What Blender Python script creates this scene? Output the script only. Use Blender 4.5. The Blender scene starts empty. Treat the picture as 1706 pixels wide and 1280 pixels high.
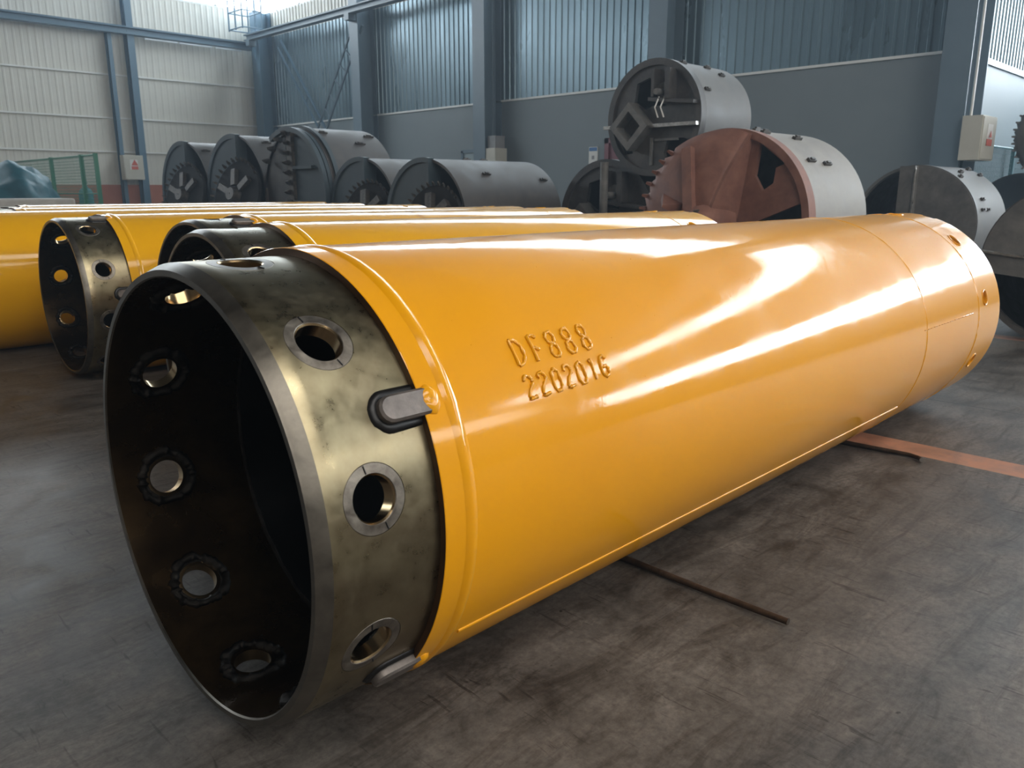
import bpy, bmesh, math, random
from math import sin, cos, pi, radians as rad
from mathutils import Vector, Matrix
random.seed(7)
SC = bpy.context.scene
COL = SC.collection

# ------------------------------------------------------------------ camera
PITCH, ROLL, YAW = 0.2381, -0.0012, pi/4
F_ = Vector((sin(YAW)*cos(PITCH), cos(YAW)*cos(PITCH), -sin(PITCH)))
RT = Vector((cos(YAW), -sin(YAW), 0))
UP = Vector((sin(YAW)*sin(PITCH), cos(YAW)*sin(PITCH), cos(PITCH)))
XA = RT*cos(ROLL) + UP*sin(ROLL)
UA = -RT*sin(ROLL) + UP*cos(ROLL)
cam = bpy.data.cameras.new('camera')
camo = bpy.data.objects.new('camera', cam)
COL.objects.link(camo)
camo.matrix_world = Matrix(((XA.x, UA.x, -F_.x, 0), (XA.y, UA.y, -F_.y, 0), (XA.z, UA.z, -F_.z, 1.004), (0, 0, 0, 1)))
cam.sensor_width = 36
cam.lens = 1329.17/1706*36
cam.clip_start = .05
cam.dof.use_dof = True
cam.dof.focus_distance = 2.1
cam.dof.aperture_fstop = 9
SC.camera = camo

# ------------------------------------------------------------------ world, exposure
w = bpy.data.worlds.new('world'); SC.world = w; w.use_nodes = True
bg = w.node_tree.nodes['Background']
bg.inputs[0].default_value = (.55, .72, 1, 1); bg.inputs[1].default_value = .5
# thin blue haze added in the hall to lift the darks
_s = w.node_tree.nodes.new('ShaderNodeVolumeScatter')
_s.inputs['Color'].default_value = (.70, .85, 1, 1); _s.inputs['Density'].default_value = .0045; _s.inputs['Anisotropy'].default_value = .35
w.node_tree.links.new(_s.outputs[0], w.node_tree.nodes['World Output'].inputs['Volume'])
SC.view_settings.view_transform = 'Standard'
SC.view_settings.look = 'None'
SC.view_settings.exposure = 0.12
SC.view_settings.gamma = 1
SC.view_settings.use_curve_mapping = False
WIN = 8.0           # radiance of the daylight coming through the panes
WIN_HI = 14.0
WIN_NEAR = 6.5
WIN_LEFT = 12.0
WIN_LOW = 19.0

# ------------------------------------------------------------------ materials
def mat(name, col, rough=.5, metal=0., spec=.5, coat=0., coat_rough=.1, emit=None, emit_s=0.):
    m = bpy.data.materials.new(name); m.use_nodes = True
    b = m.node_tree.nodes['Principled BSDF']
    b.inputs['Base Color'].default_value = (*col, 1)
    b.inputs['Roughness'].default_value = rough
    b.inputs['Metallic'].default_value = metal
    b.inputs['Specular IOR Level'].default_value = spec
    b.inputs['Coat Weight'].default_value = coat
    b.inputs['Coat Roughness'].default_value = coat_rough
    if emit:
        b.inputs['Emission Color'].default_value = (*emit, 1)
        b.inputs['Emission Strength'].default_value = emit_s
    return m
def N(m, t, **kw):
    n = m.node_tree.nodes.new(t)
    for k, v in kw.items():
        if k in n.inputs: n.inputs[k].default_value = v
        else: setattr(n, k, v)
    return n
def L(m, a, b): m.node_tree.links.new(a, b)
def B(m): return m.node_tree.nodes['Principled BSDF']
def coords(m, scale=(1, 1, 1), kind='Object'):
    t = N(m, 'ShaderNodeTexCoord'); mp = N(m, 'ShaderNodeMapping')
    mp.inputs['Scale'].default_value = scale
    L(m, t.outputs[kind], mp.inputs[0]); return mp.outputs[0]
def noise(m, vec, scale, detail=6, rough=.6, dist=0.):
    n = N(m, 'ShaderNodeTexNoise'); n.inputs['Scale'].default_value = scale
    n.inputs['Detail'].default_value = detail; n.inputs['Roughness'].default_value = rough
    n.inputs['Distortion'].default_value = dist
    L(m, vec, n.inputs['Vector']); return n.outputs['Fac']
def ramp(m, fac, stops):
    r = N(m, 'ShaderNodeValToRGB'); el = r.color_ramp.elements
    while len(el) < len(stops): el.new(.5)
    for e, (p, c) in zip(el, stops):
        e.position = p; e.color = (*c, 1) if len(c) == 3 else c
    L(m, fac, r.inputs[0]); return r.outputs[0]
def mix(m, fac, a, b, typ='MIX'):
    x = N(m, 'ShaderNodeMix', data_type='RGBA', blend_type=typ)
    for s, v in ((x.inputs[0], fac), (x.inputs[6], a), (x.inputs[7], b)):
        if isinstance(v, (tuple, float, int)): s.default_value = v if not isinstance(v, tuple) else (*v[:3], 1)
        else: L(m, v, s)
    return x.outputs[2]
def bump(m, h, strength=.3, dist=.002):
    b = N(m, 'ShaderNodeBump'); b.inputs['Strength'].default_value = strength
    b.inputs['Distance'].default_value = dist
    L(m, h, b.inputs['Height']); L(m, b.outputs[0], B(m).inputs['Normal']); return b
def rrough(m, fac, lo, hi):
    r = N(m, 'ShaderNodeMapRange'); r.inputs['To Min'].default_value = lo; r.inputs['To Max'].default_value = hi
    r.inputs['From Min'].default_value = .3; r.inputs['From Max'].default_value = .7
    L(m, fac, r.inputs[0]); L(m, r.outputs[0], B(m).inputs['Roughness'])
def mottled(name, c1, c2, rough=(.4, .6), scale=6, metal=0., bs=.15, stretch=(1, 1, 1), spec=.5):
    m = mat(name, c1, metal=metal, spec=spec)
    v = coords(m, stretch); n = noise(m, v, scale, 8, .65, .3)
    L(m, ramp(m, n, [(.33, c1), (.67, c2)]), B(m).inputs['Base Color'])
    rrough(m, n, *rough)
    if bs: bump(m, noise(m, v, scale*9, 4), bs, .003)
    return m

def m_yellow(name, c=(.80, .345, .0012), c2=(.76, .32, .0012)):
    m = mat(name, c, rough=.45, coat=.8, coat_rough=.07, spec=.08)
    v = coords(m)
    n = noise(m, v, 2.2, 5, .55)
    L(m, ramp(m, n, [(.35, c), (.7, c2)]), B(m).inputs['Base Color'])
    n2 = noise(m, v, 5, 8, .75, .6)
    r = N(m, 'ShaderNodeMapRange'); r.inputs['From Min'].default_value = .42; r.inputs['From Max'].default_value = .66
    r.inputs['To Min'].default_value = .05; r.inputs['To Max'].default_value = .17
    L(m, n2, r.inputs[0]); L(m, r.outputs[0], B(m).inputs['Coat Roughness'])
    big = noise(m, coords(m, (.55, 1, 1)), 5, 2, .4)
    fine = noise(m, v, 160, 2, .5)
    b1 = N(m, 'ShaderNodeBump'); b1.inputs['Strength'].default_value = .12; b1.inputs['Distance'].default_value = .003
    L(m, big, b1.inputs['Height'])
    b2 = N(m, 'ShaderNodeBump'); b2.inputs['Strength'].default_value = .06; b2.inputs['Distance'].default_value = .001
    L(m, fine, b2.inputs['Height']); L(m, b1.outputs[0], b2.inputs['Normal'])
    L(m, b2.outputs[0], B(m).inputs['Normal']); L(m, b2.outputs[0], B(m).inputs['Coat Normal'])
    return m
YEL = m_yellow('golden_yellow_paint')
YEL2 = m_yellow('light_yellow_paint', (.78, .385, .003), (.74, .36, .003))

def m_steel():
    m = mat('machined_steel', (.3, .27, .2), metal=1., rough=.3)
    v = coords(m)
    n = noise(m, v, 4, 5, .6, .6)
    n2 = noise(m, coords(m, (1, 1, 1)), 28, 6, .7)
    c = ramp(m, n, [(.28, (.20, .15, .09)), (.5, (.295, .245, .145)), (.72, (.41, .365, .22))])
    c = mix(m, .3, c, ramp(m, n2, [(.3, (.19, .155, .10)), (.7, (.44, .39, .28))]))
    L(m, c, B(m).inputs['Base Color'])
    rrough(m, n2, .24, .42)
    bump(m, noise(m, coords(m, (60, 2, 2)), 6, 3), .04, .001)
    return m
STEEL = m_steel()
STEEL_IN = mottled('oiled_shaded_bore_steel', (.036, .022, .010), (.095, .058, .024), (.22, .36), 5, metal=.85, bs=.05)  # ring steel darkened so its colour holds the shade inside the bore
CHAMF = mottled('chamfer_steel', (.11, .10, .085), (.20, .18, .15), (.3, .45), 14, metal=.9, bs=.05)
BUSH = mottled('bushing_steel', (.15, .13, .11), (.30, .27, .225), (.3, .5), 40, metal=.9, bs=.12)
BRONZE = mat('bright_bored_steel', (.46, .33, .18), rough=.22, metal=1)
FACE = mottled('brown_faced_edge', (.06, .028, .012), (.11, .055, .02), (.35, .5), 10, metal=.5, bs=.05)
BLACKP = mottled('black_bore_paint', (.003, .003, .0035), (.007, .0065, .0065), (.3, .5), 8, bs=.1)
WELD = mottled('wet_weld_steel', (.010, .009, .008), (.045, .04, .035), (.08, .25), 60, metal=.9, bs=.6)
KEYM = mottled('key_steel', (.13, .115, .105), (.24, .21, .19), (.4, .6), 30, metal=.7, bs=.2)
ROD = mottled('rusty_rod_steel', (.045, .032, .024), (.10, .07, .05), (.4, .6), 30, metal=.6, bs=.3)

DARKB = mottled('dark_grey_drum_paint', (.050, .046, .044), (.090, .080, .072), (.42, .62), 3.5, bs=.08)
GREYB = mottled('dusty_grey_drum_paint', (.10, .10, .10), (.165, .16, .15), (.5, .7), 3, bs=.12)
GREYT = mottled('tan_grey_drum_paint', (.20, .18, .155), (.30, .275, .24), (.5, .7), 3, bs=.12)
BLUEF = mottled('slate_blue_plate_paint', (.030, .048, .060), (.048, .070, .082), (.45, .6), 3, bs=.08)
PLATE = mottled('dark_worn_plate', (.035, .032, .031), (.085, .077, .07), (.4, .6), 6, bs=.25)
GPLATE = mottled('grey_worn_plate', (.10, .097, .092), (.19, .18, .165), (.42, .6), 6, bs=.2)
TEETHM = mottled('worn_teeth_steel', (.035, .032, .03), (.12, .105, .09), (.4, .6), 20, metal=.4, bs=.4)
DKGATE = mottled('black_gate_plate', (.010, .009, .009), (.028, .025, .024), (.65, .8), 9, bs=.3, spec=.15)  # near-black plate colour for the gates
RUST = mottled('red_oxide_primer', (.17, .070, .048), (.28, .13, .09), (.6, .8), 5, bs=.3)
BARE = mottled('bare_bar_steel', (.30, .28, .25), (.55, .53, .5), (.25, .4), 20, metal=.9, bs=.1)

def m_floor():
    m = mat('worn_concrete', (.12, .11, .1), rough=.4, spec=.22)
    v = coords(m)
    n1 = noise(m, v, .9, 8, .62, .7)
    n2 = noise(m, v, 6, 10, .7, .4)
    n3 = noise(m, coords(m, (1, 5, 1)), 2.6, 10, .75, 1.2)
    base = ramp(m, n1, [(.3, (.068, .060, .053)), (.5, (.110, .098, .087)), (.72, (.152, .137, .122))])
    det = ramp(m, n2, [(.32, (.45, .45, .45)), (.5, (.95, .95, .95)), (.68, (1.35, 1.32, 1.3))])
    c = mix(m, 1., base, det, 'MULTIPLY')
    st = ramp(m, n3, [(.48, (1, 1, 1)), (.58, (.68, .66, .64)), (.68, (.42, .40, .39))])
    c = mix(m, .9, c, st, 'MULTIPLY')
    grain = noise(m, v, 55, 6, .75)
    c = mix(m, 1., c, ramp(m, grain, [(.34, (.72, .72, .72)), (.5, (1.02, 1.02, 1.02)), (.66, (1.3, 1.3, 1.3))]), 'MULTIPLY')
    spk = noise(m, v, 22, 3, .55)
    c = mix(m, 1., c, ramp(m, spk, [(.25, (.3, .28, .27)), (.285, (1, 1, 1))]), 'MULTIPLY')
    # fine drag scratches
    for sc, rot in ((3.0, .5), (4.3, -1.0), (2.1, 1.9)):
        mp = N(m, 'ShaderNodeMapping'); mp.inputs['Rotation'].default_value = (0, 0, rot)
        mp.inputs['Scale'].default_value = (1, .12, 1)
        t = N(m, 'ShaderNodeTexCoord'); L(m, t.outputs['Object'], mp.inputs[0])
        vo = noise(m, mp.outputs[0], 30*sc/2, 3, .6, .9)
        k = ramp(m, vo, [(.63, (1, 1, 1)), (.68, (.42, .40, .39))])
        msk = noise(m, v, 1.7*sc, 3, .5)
        kk = mix(m, ramp(m, msk, [(.5, (0, 0, 0)), (.6, (1, 1, 1))]), (1, 1, 1), k)
        c = mix(m, .9, c, kk, 'MULTIPLY')
    # expansion joints every 4 m
    t = N(m, 'ShaderNodeTexCoord'); s = N(m, 'ShaderNodeSeparateXYZ'); L(m, t.outputs['Object'], s.inputs[0])
    def line(sock, off, period, wid):
        a = N(m, 'ShaderNodeMath', operation='ADD'); a.inputs[1].default_value = off; L(m, sock, a.inputs[0])
        b = N(m, 'ShaderNodeMath', operation='PINGPONG'); b.inputs[1].default_value = period/2; L(m, a.outputs[0], b.inputs[0])
        d = N(m, 'ShaderNodeMath', operation='LESS_THAN'); d.inputs[1].default_value = wid; L(m, b.outputs[0], d.inputs[0])
        return d.outputs[0]
    j = N(m, 'ShaderNodeMath', operation='MAXIMUM')
    L(m, line(s.outputs[0], 1.05, 5.2, .005), j.inputs[0]); L(m, line(s.outputs[1], .3, 5.5, .005), j.inputs[1])
    c = mix(m, j.outputs[0], c, (.03, .028, .025))
    # painted guide stripes, worn
    def band(lo, hi):
        a = N(m, 'ShaderNodeMath', operation='GREATER_THAN'); a.inputs[1].default_value = lo; L(m, s.outputs[0], a.inputs[0])
        b = N(m, 'ShaderNodeMath', operation='LESS_THAN'); b.inputs[1].default_value = hi; L(m, s.outputs[0], b.inputs[0])
        d = N(m, 'ShaderNodeMath', operation='MULTIPLY'); L(m, a.outputs[0], d.inputs[0]); L(m, b.outputs[0], d.inputs[1]); return d.outputs[0]
    bb = N(m, 'ShaderNodeMath', operation='MAXIMUM'); L(m, band(3.2, 3.36), bb.inputs[0]); L(m, band(6.25, 6.42), bb.inputs[1])
    wear = ramp(m, n2, [(.35, (.45, .45, .45)), (.6, (1, 1, 1))])
    f = N(m, 'ShaderNodeMath', operation='MULTIPLY'); L(m, bb.outputs[0], f.inputs[0]); L(m, wear, f.inputs[1])
    c = mix(m, f.outputs[0], c, (.42, .20, .12))
    L(m, c, B(m).inputs['Base Color'])
    rrough(m, n2, .36, .6)
    bump(m, n2, .12, .004)
    return m
FLOOR = m_floor()
BLOCK = mottled('blue_grey_wall_paint', (.19, .225, .235), (.21, .245, .255), (.55, .65), 1.2, bs=.04)
CORRB = mat('blue_corrugated_steel', (.12, .19, .23), rough=.32, metal=.35)
_v = coords(CORRB, (1, 1, .25)); _n = noise(CORRB, _v, 1.2, 5, .6, .5)
L(CORRB, ramp(CORRB, _n, [(.3, (.10, .16, .195)), (.7, (.145, .22, .26))]), B(CORRB).inputs['Base Color']); rrough(CORRB, _n, .22, .42)
CORRC = mottled('cream_corrugated_steel', (.66, .635, .56), (.72, .70, .62), (.45, .6), 1.2, bs=0)
DADO = mottled('red_dado_paint', (.42, .14, .085), (.48, .18, .11), (.6, .7), 2, bs=.03)
COLM = mottled('blue_grey_column_paint', (.115, .165, .205), (.135, .19, .23), (.4, .5), 2, bs=.03)
COLB = mottled('steel_blue_post_paint', (.075, .15, .215), (.095, .175, .24), (.4, .5), 2, bs=.03)
DIM = mottled('dark_brown_wall_paint', (.075, .065, .055), (.09, .08, .07), (.6, .7), 1, bs=0)
ROOFM = mottled('dark_roof_sheet', (.030, .022, .018), (.042, .032, .026), (.5, .6), 1, bs=0)
GIRT = mat('white_girt', (.82, .82, .78), rough=.5)
BOXM = mottled('cream_enclosure_paint', (.52, .50, .42), (.58, .56, .48), (.45, .55), 3, bs=0)
BOXW = mat('white_label', (.75, .74, .70), rough=.5)
REDM = mat('red_label', (.62, .13, .09), rough=.5)
GREYBOX = mottled('grey_case_paint', (.25, .25, .25), (.33, .33, .33), (.5, .6), 5, bs=0)
DOORM = mottled('maroon_door_paint', (.17, .045, .06), (.21, .06, .075), (.4, .5), 3, bs=0)
PALE = mat('pale_pane', (.33, .40, .42), rough=.3)
GREENM = mat('green_fence_paint', (.045, .20, .12), rough=.5)
TEAL = mottled('teal_paint', (.02, .14, .17), (.035, .19, .22), (.45, .6), 4, bs=.05)
TARP = mottled('teal_tarpaulin', (.008, .07, .095), (.02, .13, .165), (.4, .6), 3, bs=.3)
CONC = mottled('pale_concrete', (.40, .38, .34), (.5, .48, .44), (.7, .8), 8, bs=.2)
BLUEL = mat('blue_label', (.05, .16, .38), rough=.5)
def m_win(name, c, s):
    m = mat(name, (.6, .7, .8), rough=.5, emit=c, emit_s=s)
    return m
GLOW = m_win('daylit_pane', (.80, .92, 1.0), WIN)
GLOW2 = m_win('daylit_pane_high', (.82, .92, 1.0), WIN_HI)

GLOW4 = m_win('daylit_pane_left', (.82, .92, 1.0), WIN_LEFT)
GLOW5 = m_win('daylit_pane_low', (.82, .92, 1.0), WIN_LOW)
GLOW3 = m_win('daylit_pane_warm', (1.0, .96, .90), WIN_NEAR)
# ------------------------------------------------------------------ mesh helpers
class MB:
    def __init__(s): s.v = []; s.f = []; s.m = []
    def add(s, vs, fs, mi=0):
        o = len(s.v); s.v += [tuple(v) for v in vs]
        s.f += [tuple(i+o for i in f) for f in fs]; s.m += [mi]*len(fs)
    def box(s, lo, hi, mi=0, mx=None):
        x0, y0, z0 = lo; x1, y1, z1 = hi
        vs = [Vector(p) for p in ((x0,y0,z0),(x1,y0,z0),(x1,y1,z0),(x0,y1,z0),(x0,y0,z1),(x1,y0,z1),(x1,y1,z1),(x0,y1,z1))]
        if mx: vs = [mx @ v for v in vs]
        s.add(vs, [(0,3,2,1),(4,5,6,7),(0,1,5,4),(1,2,6,5),(2,3,7,6),(3,0,4,7)], mi)
    def lathe(s, prof, n=96, mi=0, mis=None, a0=0., a1=2*pi, closed=True):
        """profile of (x, r) turned about the X axis; closed profile loop if closed"""
        full = abs(a1-a0-2*pi) < 1e-6
        k = n if full else n+1
        vs = []
        for i in range(k):
            a = a0+(a1-a0)*i/n
            for (x, r) in prof: vs.append((x, r*cos(a), r*sin(a)))
        m = len(prof); o = len(s.v); s.v += vs
        for i in range(n):
            i2 = (i+1) % k
            for j in range(m if closed else m-1):
                j2 = (j+1) % m
                s.f.append((o+i*m+j, o+i*m+j2, o+i2*m+j2, o+i2*m+j)); s.m.append(mis[j] if mis else mi)
        if not full and closed:
            s.f.append(tuple(o+j for j in range(m))[::-1]); s.m.append(mi)
            s.f.append(tuple(o+n*m+j for j in range(m))); s.m.append(mi)
    def prism(s, pts, x0, x1, mi=0, mx=None):
        """polygon in (y,z) extruded along x"""
        n = len(pts)
        vs = [Vector((x0, y, z)) for y, z in pts]+[Vector((x1, y, z)) for y, z in pts]
        if mx: vs = [mx @ v for v in vs]
        s.add(vs, [tuple(range(n)), tuple(range(2*n-1, n-1, -1))]+[(i, i+n, (i+1) % n+n, (i+1) % n) for i in range(n)], mi)
    def tube(s, pts, r, n=8, mi=0, jit=0., caps=True):
        pts = [Vector(p) for p in pts]; rings = []
        for i, p in enumerate(pts):
            a = pts[max(i-1, 0)]; b = pts[min(i+1, len(pts)-1)]; d = (b-a)
            d = d.normalized() if d.length > 1e-9 else Vector((1, 0, 0))
            u = d.cross(Vector((.13, .31, .94))).normalized(); w_ = d.cross(u)
            rr = (r[i] if isinstance(r, (list, tuple)) else r)*(1+random.uniform(-jit, jit))
            rings.append([p+(u*cos(2*pi*k/n)+w_*sin(2*pi*k/n))*rr for k in range(n)])
        vs = [v for R_ in rings for v in R_]; fs = []
        for i in range(len(rings)-1):
            for k in range(n):
                fs.append((i*n+k, i*n+(k+1) % n, (i+1)*n+(k+1) % n, (i+1)*n+k))
        if caps:
            fs.append(tuple(range(n))[::-1]); fs.append(tuple((len(rings)-1)*n+k for k in range(n)))
        s.add(vs, fs, mi)
    def mesh(s, name, mats, smooth=None):
        me = bpy.data.meshes.new(name); me.from_pydata(s.v, [], s.f)
        for m_ in (mats if isinstance(mats, (list, tuple)) else [mats]): me.materials.append(m_)
        for p, i in zip(me.polygons, s.m): p.material_index = i
        bm = bmesh.new(); bm.from_mesh(me); bmesh.ops.recalc_face_normals(bm, faces=bm.faces); bm.to_mesh(me); bm.free()
        if smooth is not None: shade(me, smooth)
        me.update(); return me
def shade(me, ang=35):
    for p in me.polygons: p.use_smooth = True
    me.set_sharp_from_angle(angle=rad(ang))
def link(name, me, parent=None, mx=None):
    o = bpy.data.objects.new(name, me); COL.objects.link(o)
    if parent: o.parent = parent
    if mx: o.matrix_basis = mx
    return o
def thing(name, label, cat, loc=(0, 0, 0), rz=0., group=None, rx=0.):
    o = bpy.data.objects.new(name, None); COL.objects.link(o)
    o.empty_display_size = .1
    o.rotation_mode = 'ZYX' if False else 'XYZ'
    o.location = loc; o.rotation_euler = (rx, 0, rz)
    o['label'] = label; o['category'] = cat
    if group: o['group'] = group
    return o
def tag(o, label, cat, group=None):
    o['label'] = label; o['category'] = cat
    if group: o['group'] = group
    return o
def struct(name, me, parent=None, label=None):
    o = link(name, me, parent)
    if not parent: o['kind'] = 'structure'
    if label: o['label'] = label
    return o
def boolean(me, cut):
    a = bpy.data.objects.new('a', me); b = bpy.data.objects.new('b', cut)
    COL.objects.link(a); COL.objects.link(b)
    md = a.modifiers.new('b', 'BOOLEAN'); md.operation = 'DIFFERENCE'; md.solver = 'EXACT'; md.object = b
    dg = bpy.context.evaluated_depsgraph_get(); dg.update()
    out = bpy.data.meshes.new_from_object(a.evaluated_get(dg))
    bpy.data.objects.remove(a); bpy.data.objects.remove(b)
    return out
def radial(t, phi):
    """matrix: local +z points outwards from the pipe axis at angle phi, local x along the pipe"""
    d = rad(phi)
    n = Vector((0, cos(d), sin(d))); x = Vector((1, 0, 0)); y = n.cross(x)
    return Matrix(((x.x, y.x, n.x, t), (x.y, y.y, n.y, 0), (x.z, y.z, n.z, 0), (0, 0, 0, 1)))

# ------------------------------------------------------------------ building shell
XB, YC, XR, XL, YR, ZT, YN = 12.95, 23.9, 20.0, -13.0, -17.0, 10.6, 4.0
m = MB(); m.box((XL-.2, YR-.2, -.2), (XR+.2, YC+.2, 0)); struct('floor', m.mesh('floor', FLOOR))
m = MB(); m.box((XL-.2, YR-.2, ZT), (XR+.2, YC+.2, ZT+.2))
for x in range(-11, 20, 3): m.box((x, YR, ZT-.45), (x+.22, YC, ZT))
for y in range(-14, 24, 6): m.box((XL, y, ZT-.3), (XR, y+.15, ZT))
struct('ceiling', m.mesh('ceiling', ROOFM))

def corr(m, p0, p1, z0, z1, nrm, pitch=.165, depth=.022, mi=0):
    """trapezoid profiled sheet running from p0 to p1 (xy), ribs standing out along nrm"""
    p0 = Vector((*p0, 0)); p1 = Vector((*p1, 0)); d = (p1-p0); ln = d.length; d.normalize(); n = Vector((*nrm, 0))
    k = int(ln/pitch); pts = []
    for i in range(k+1):
        b = i*pitch
        for (q, h) in ((0, 0), (.60, 0), (.68, depth), (.92, depth)):
            if b+q*pitch <= ln: pts.append(p0+d*(b+q*pitch)+n*h)
    pts.append(p1)
    vs = []
    for p in pts: vs += [p+Vector((0, 0, z0)), p+Vector((0, 0, z1)), p-n*.12*0+Vector((0, 0, z1))]
    fs = [(3*i, 3*i+3, 3*i+4, 3*i+1) for i in range(len(pts)-1)]
    m.add(vs, fs, mi)
# wall_back: the blue wall behind the drums
m = MB()
m.box((XB, YN, 0), (XB+.25, YC+.2, 2.92), 0)
m.box((XB-.03, YN, 2.89), (XB, YC, 2.93), 3)
m.box((XB+.05, YN, 2.92), (XB+.25, YC+.2, 6.1), 0)
m.box((XB+.05, YN, 8.1), (XB+.25, YC+.2, ZT), 0)
corr(m, (XB+.02, YN), (XB+.02, YC), 2.93, 5.45, (-1, 0), mi=1)
corr(m, (XB+.02, YN), (XB+.02, YC), 5.45, 6.1, (-1, 0), mi=2)
corr(m, (XB+.02, YN), (XB+.02, YC), 8.1, ZT, (-1, 0), mi=2)
struct('wall_back', m.mesh('wall_back', [BLOCK, CORRB, CORRC, GIRT]))
# wall_left: the cream wall
m = MB()
m.box((XL, YC, 0), (XB+.2, YC+.25, 1.17), 1)
m.box((XL, YC+.05, 1.17), (XB+.2, YC+.25, 6.24), 0)
m.box((XL, YC+.05, 8.1), (XB+.2, YC+.25, ZT), 0)
corr(m, (XL, YC+.02), (XB, YC+.02), 1.17, 6.24, (0, -1), pitch=.17, depth=.006, mi=0)
corr(m, (XL, YC+.02), (XB, YC+.02), 8.1, ZT, (0, -1), pitch=.17, depth=.006, mi=0)
struct('wall_left', m.mesh('wall_left', [CORRC, DADO]))
m = MB()
for z in (2.05, 2.94, 4.06): m.box((XL, YC-.05, z-.02), (XB, YC-.02+.02, z+.02))
struct('trim_1', m.mesh('trim_1', GIRT))
# wall_recess: return wall at the right of the blue wall, facing the camera side
m = MB()
m.box((XB+.25, YN, 0), (XR, YN+.25, 2.9), 0)
m.box((XB+.25, YN+.05, 2.9), (XR, YN+.25, ZT), 0)
corr(m, (XB+.1, YN+.02), (XR, YN+.02), 2.9, ZT, (0, -1), mi=1)
m.box((XB+.2, YN-.04, 2.84), (XR, YN, 2.92), 1)
struct('wall_recess', m.mesh('wall_recess', [mottled('pale_blue_wall_paint', (.12, .165, .185), (.14, .185, .205), (.5, .6), 1.2, bs=.03), CORRB]))
# far wall of the side bay
m = MB()
for z0, z1 in ((0, 3.15), (5.0, 8.75), (10.15, ZT)): m.box((XR, YR-.2, z0), (XR+.25, YN+.2, z1))
struct('wall_far', m.mesh('wall_far', DIM))
m = MB()
m.box((XL-.2, YR-.25, 0), (XR+.2, YR, 6.2)); m.box((XL-.2, YR-.25, 8.2), (XR+.2, YR, ZT)); struct('wall_right', m.mesh('wall_right', DIM))
m = MB()
m.box((XL-.25, YR, 0), (XL, YC, ZT)); struct('wall_front', m.mesh('wall_front', DIM))

wcount = [0]
def window(lo, hi, axis, step, mt, frame=.07):
    """ribbon window, daylit pane plus mullions"""
    wcount[0] += 1
    m = MB(); m.box(lo, hi); o = struct('window_%d' % wcount[0], m.mesh('pane', mt))
    f = MB(); x0, y0, z0 = lo; x1, y1, z1 = hi
    e = .04
    if axis == 'y':
        n = int((y1-y0)/step)
        for i in range(n+1):
            y = y0+(y1-y0)*i/n; f.box((x0-e, y-frame/2, z0), (x0, y+frame/2, z1))
        for z in (z0, z1): f.box((x0-e, y0, z-.03), (x0, y1, z+.03))
    else:
        n = int((x1-x0)/step)
        for i in range(n+1):
            x = x0+(x1-x0)*i/n; f.box((x-frame/2, y0-e, z0), (x+frame/2, y0, z1))
        for z in (z0, z1): f.box((x0, y0-e, z-.03), (x1, y0, z+.03))
    link('window_frame', f.mesh('window_frame', GIRT), o)
window((XB+.05, YN, 6.1), (XB+.12, YC, 8.1), 'y', 1.2, GLOW)
window((XL, YC+.05, 6.24), (XB, YC+.12, 8.1), 'x', 1.2, GLOW4)
window((XR+.05, YR, 8.75), (XR+.12, YN, 10.15), 'y', 1.5, GLOW2)
window((XR+.05, -14.5, 3.15), (XR+.12, YN-.1, 5.0), 'y', 1.5, GLOW5)
m = MB(); m.box((XR+.05, YR, 3.15), (XR+.2, -14.5, 5.0)); struct('trim_2', m.mesh('t', BLOCK))

window((XL, YR-.12, 6.2), (XR, YR-.05, 8.2), 'x', 1.5, GLOW3)
for y in (-12.0, -6.0): window((-5.0, y, ZT-.53), (6.0, y+2.6, ZT-.48), 'x', 1.5, GLOW3)  # unseen skylight strips, added to light the floor and pipe sides
# columns
def hcol(name, x0, x1, y0, y1, z1, mt, fl=.02, along='x'):
    """H section: flanges across y (along='x': web runs in x)"""
    m = MB()
    if along == 'x':
        m.box((x0, y0, 0), (x0+fl, y1, z1)); m.box((x1-fl, y0, 0), (x1, y1, z1))
        ym = (y0+y1)/2; m.box((x0+fl, ym-.01, 0), (x1-fl, ym+.01, z1))
    else:
        m.box((x0, y0, 0), (x1, y0+fl, z1)); m.box((x0, y1-fl, 0), (x1, y1, z1))
        xm = (x0+x1)/2; m.box((xm-.01, y0+fl, 0), (xm+.01, y1-fl, z1))
    o = link(name, m.mesh(name, mt)); o['kind'] = 'structure'
    return o
def boxcol(name, x0, x1, y0, y1, z1, mt):
    m = MB(); m.box((x0, y0, 0), (x1, y1, z1)); o = link(name, m.mesh(name, mt)); o['kind'] = 'structure'; return o
for i, (y0, y1) in enumerate(((17.85, 18.22), (13.25, 13.62), (8.62, 9.0))):
    hcol('column', 12.42, XB-.01, y0, y1, 6.1, COLM)
hcol('column', 12.45, XB+.24, 3.72, 4.1, ZT-.46, COLM)
hcol('column', 12.5, XB-.01, 23.0, 23.45, 6.1, COLB)
hcol('column', 8.97, 9.15, 23.55, YC-.06, 6.3, COLB, along='y')
hcol('column', 8.48, 8.58, 23.62, YC-.06, 5.1, COLB, along='y')
# white conduit down the last column
m = MB(); m.tube([(12.52, 3.66, 1.9), (12.52, 3.66, 6)], .018, 8)
tag(link('conduit', m.mesh('conduit', GIRT, 40)), 'thin white conduit rising from the cream box on the right column', 'pipe')
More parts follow.
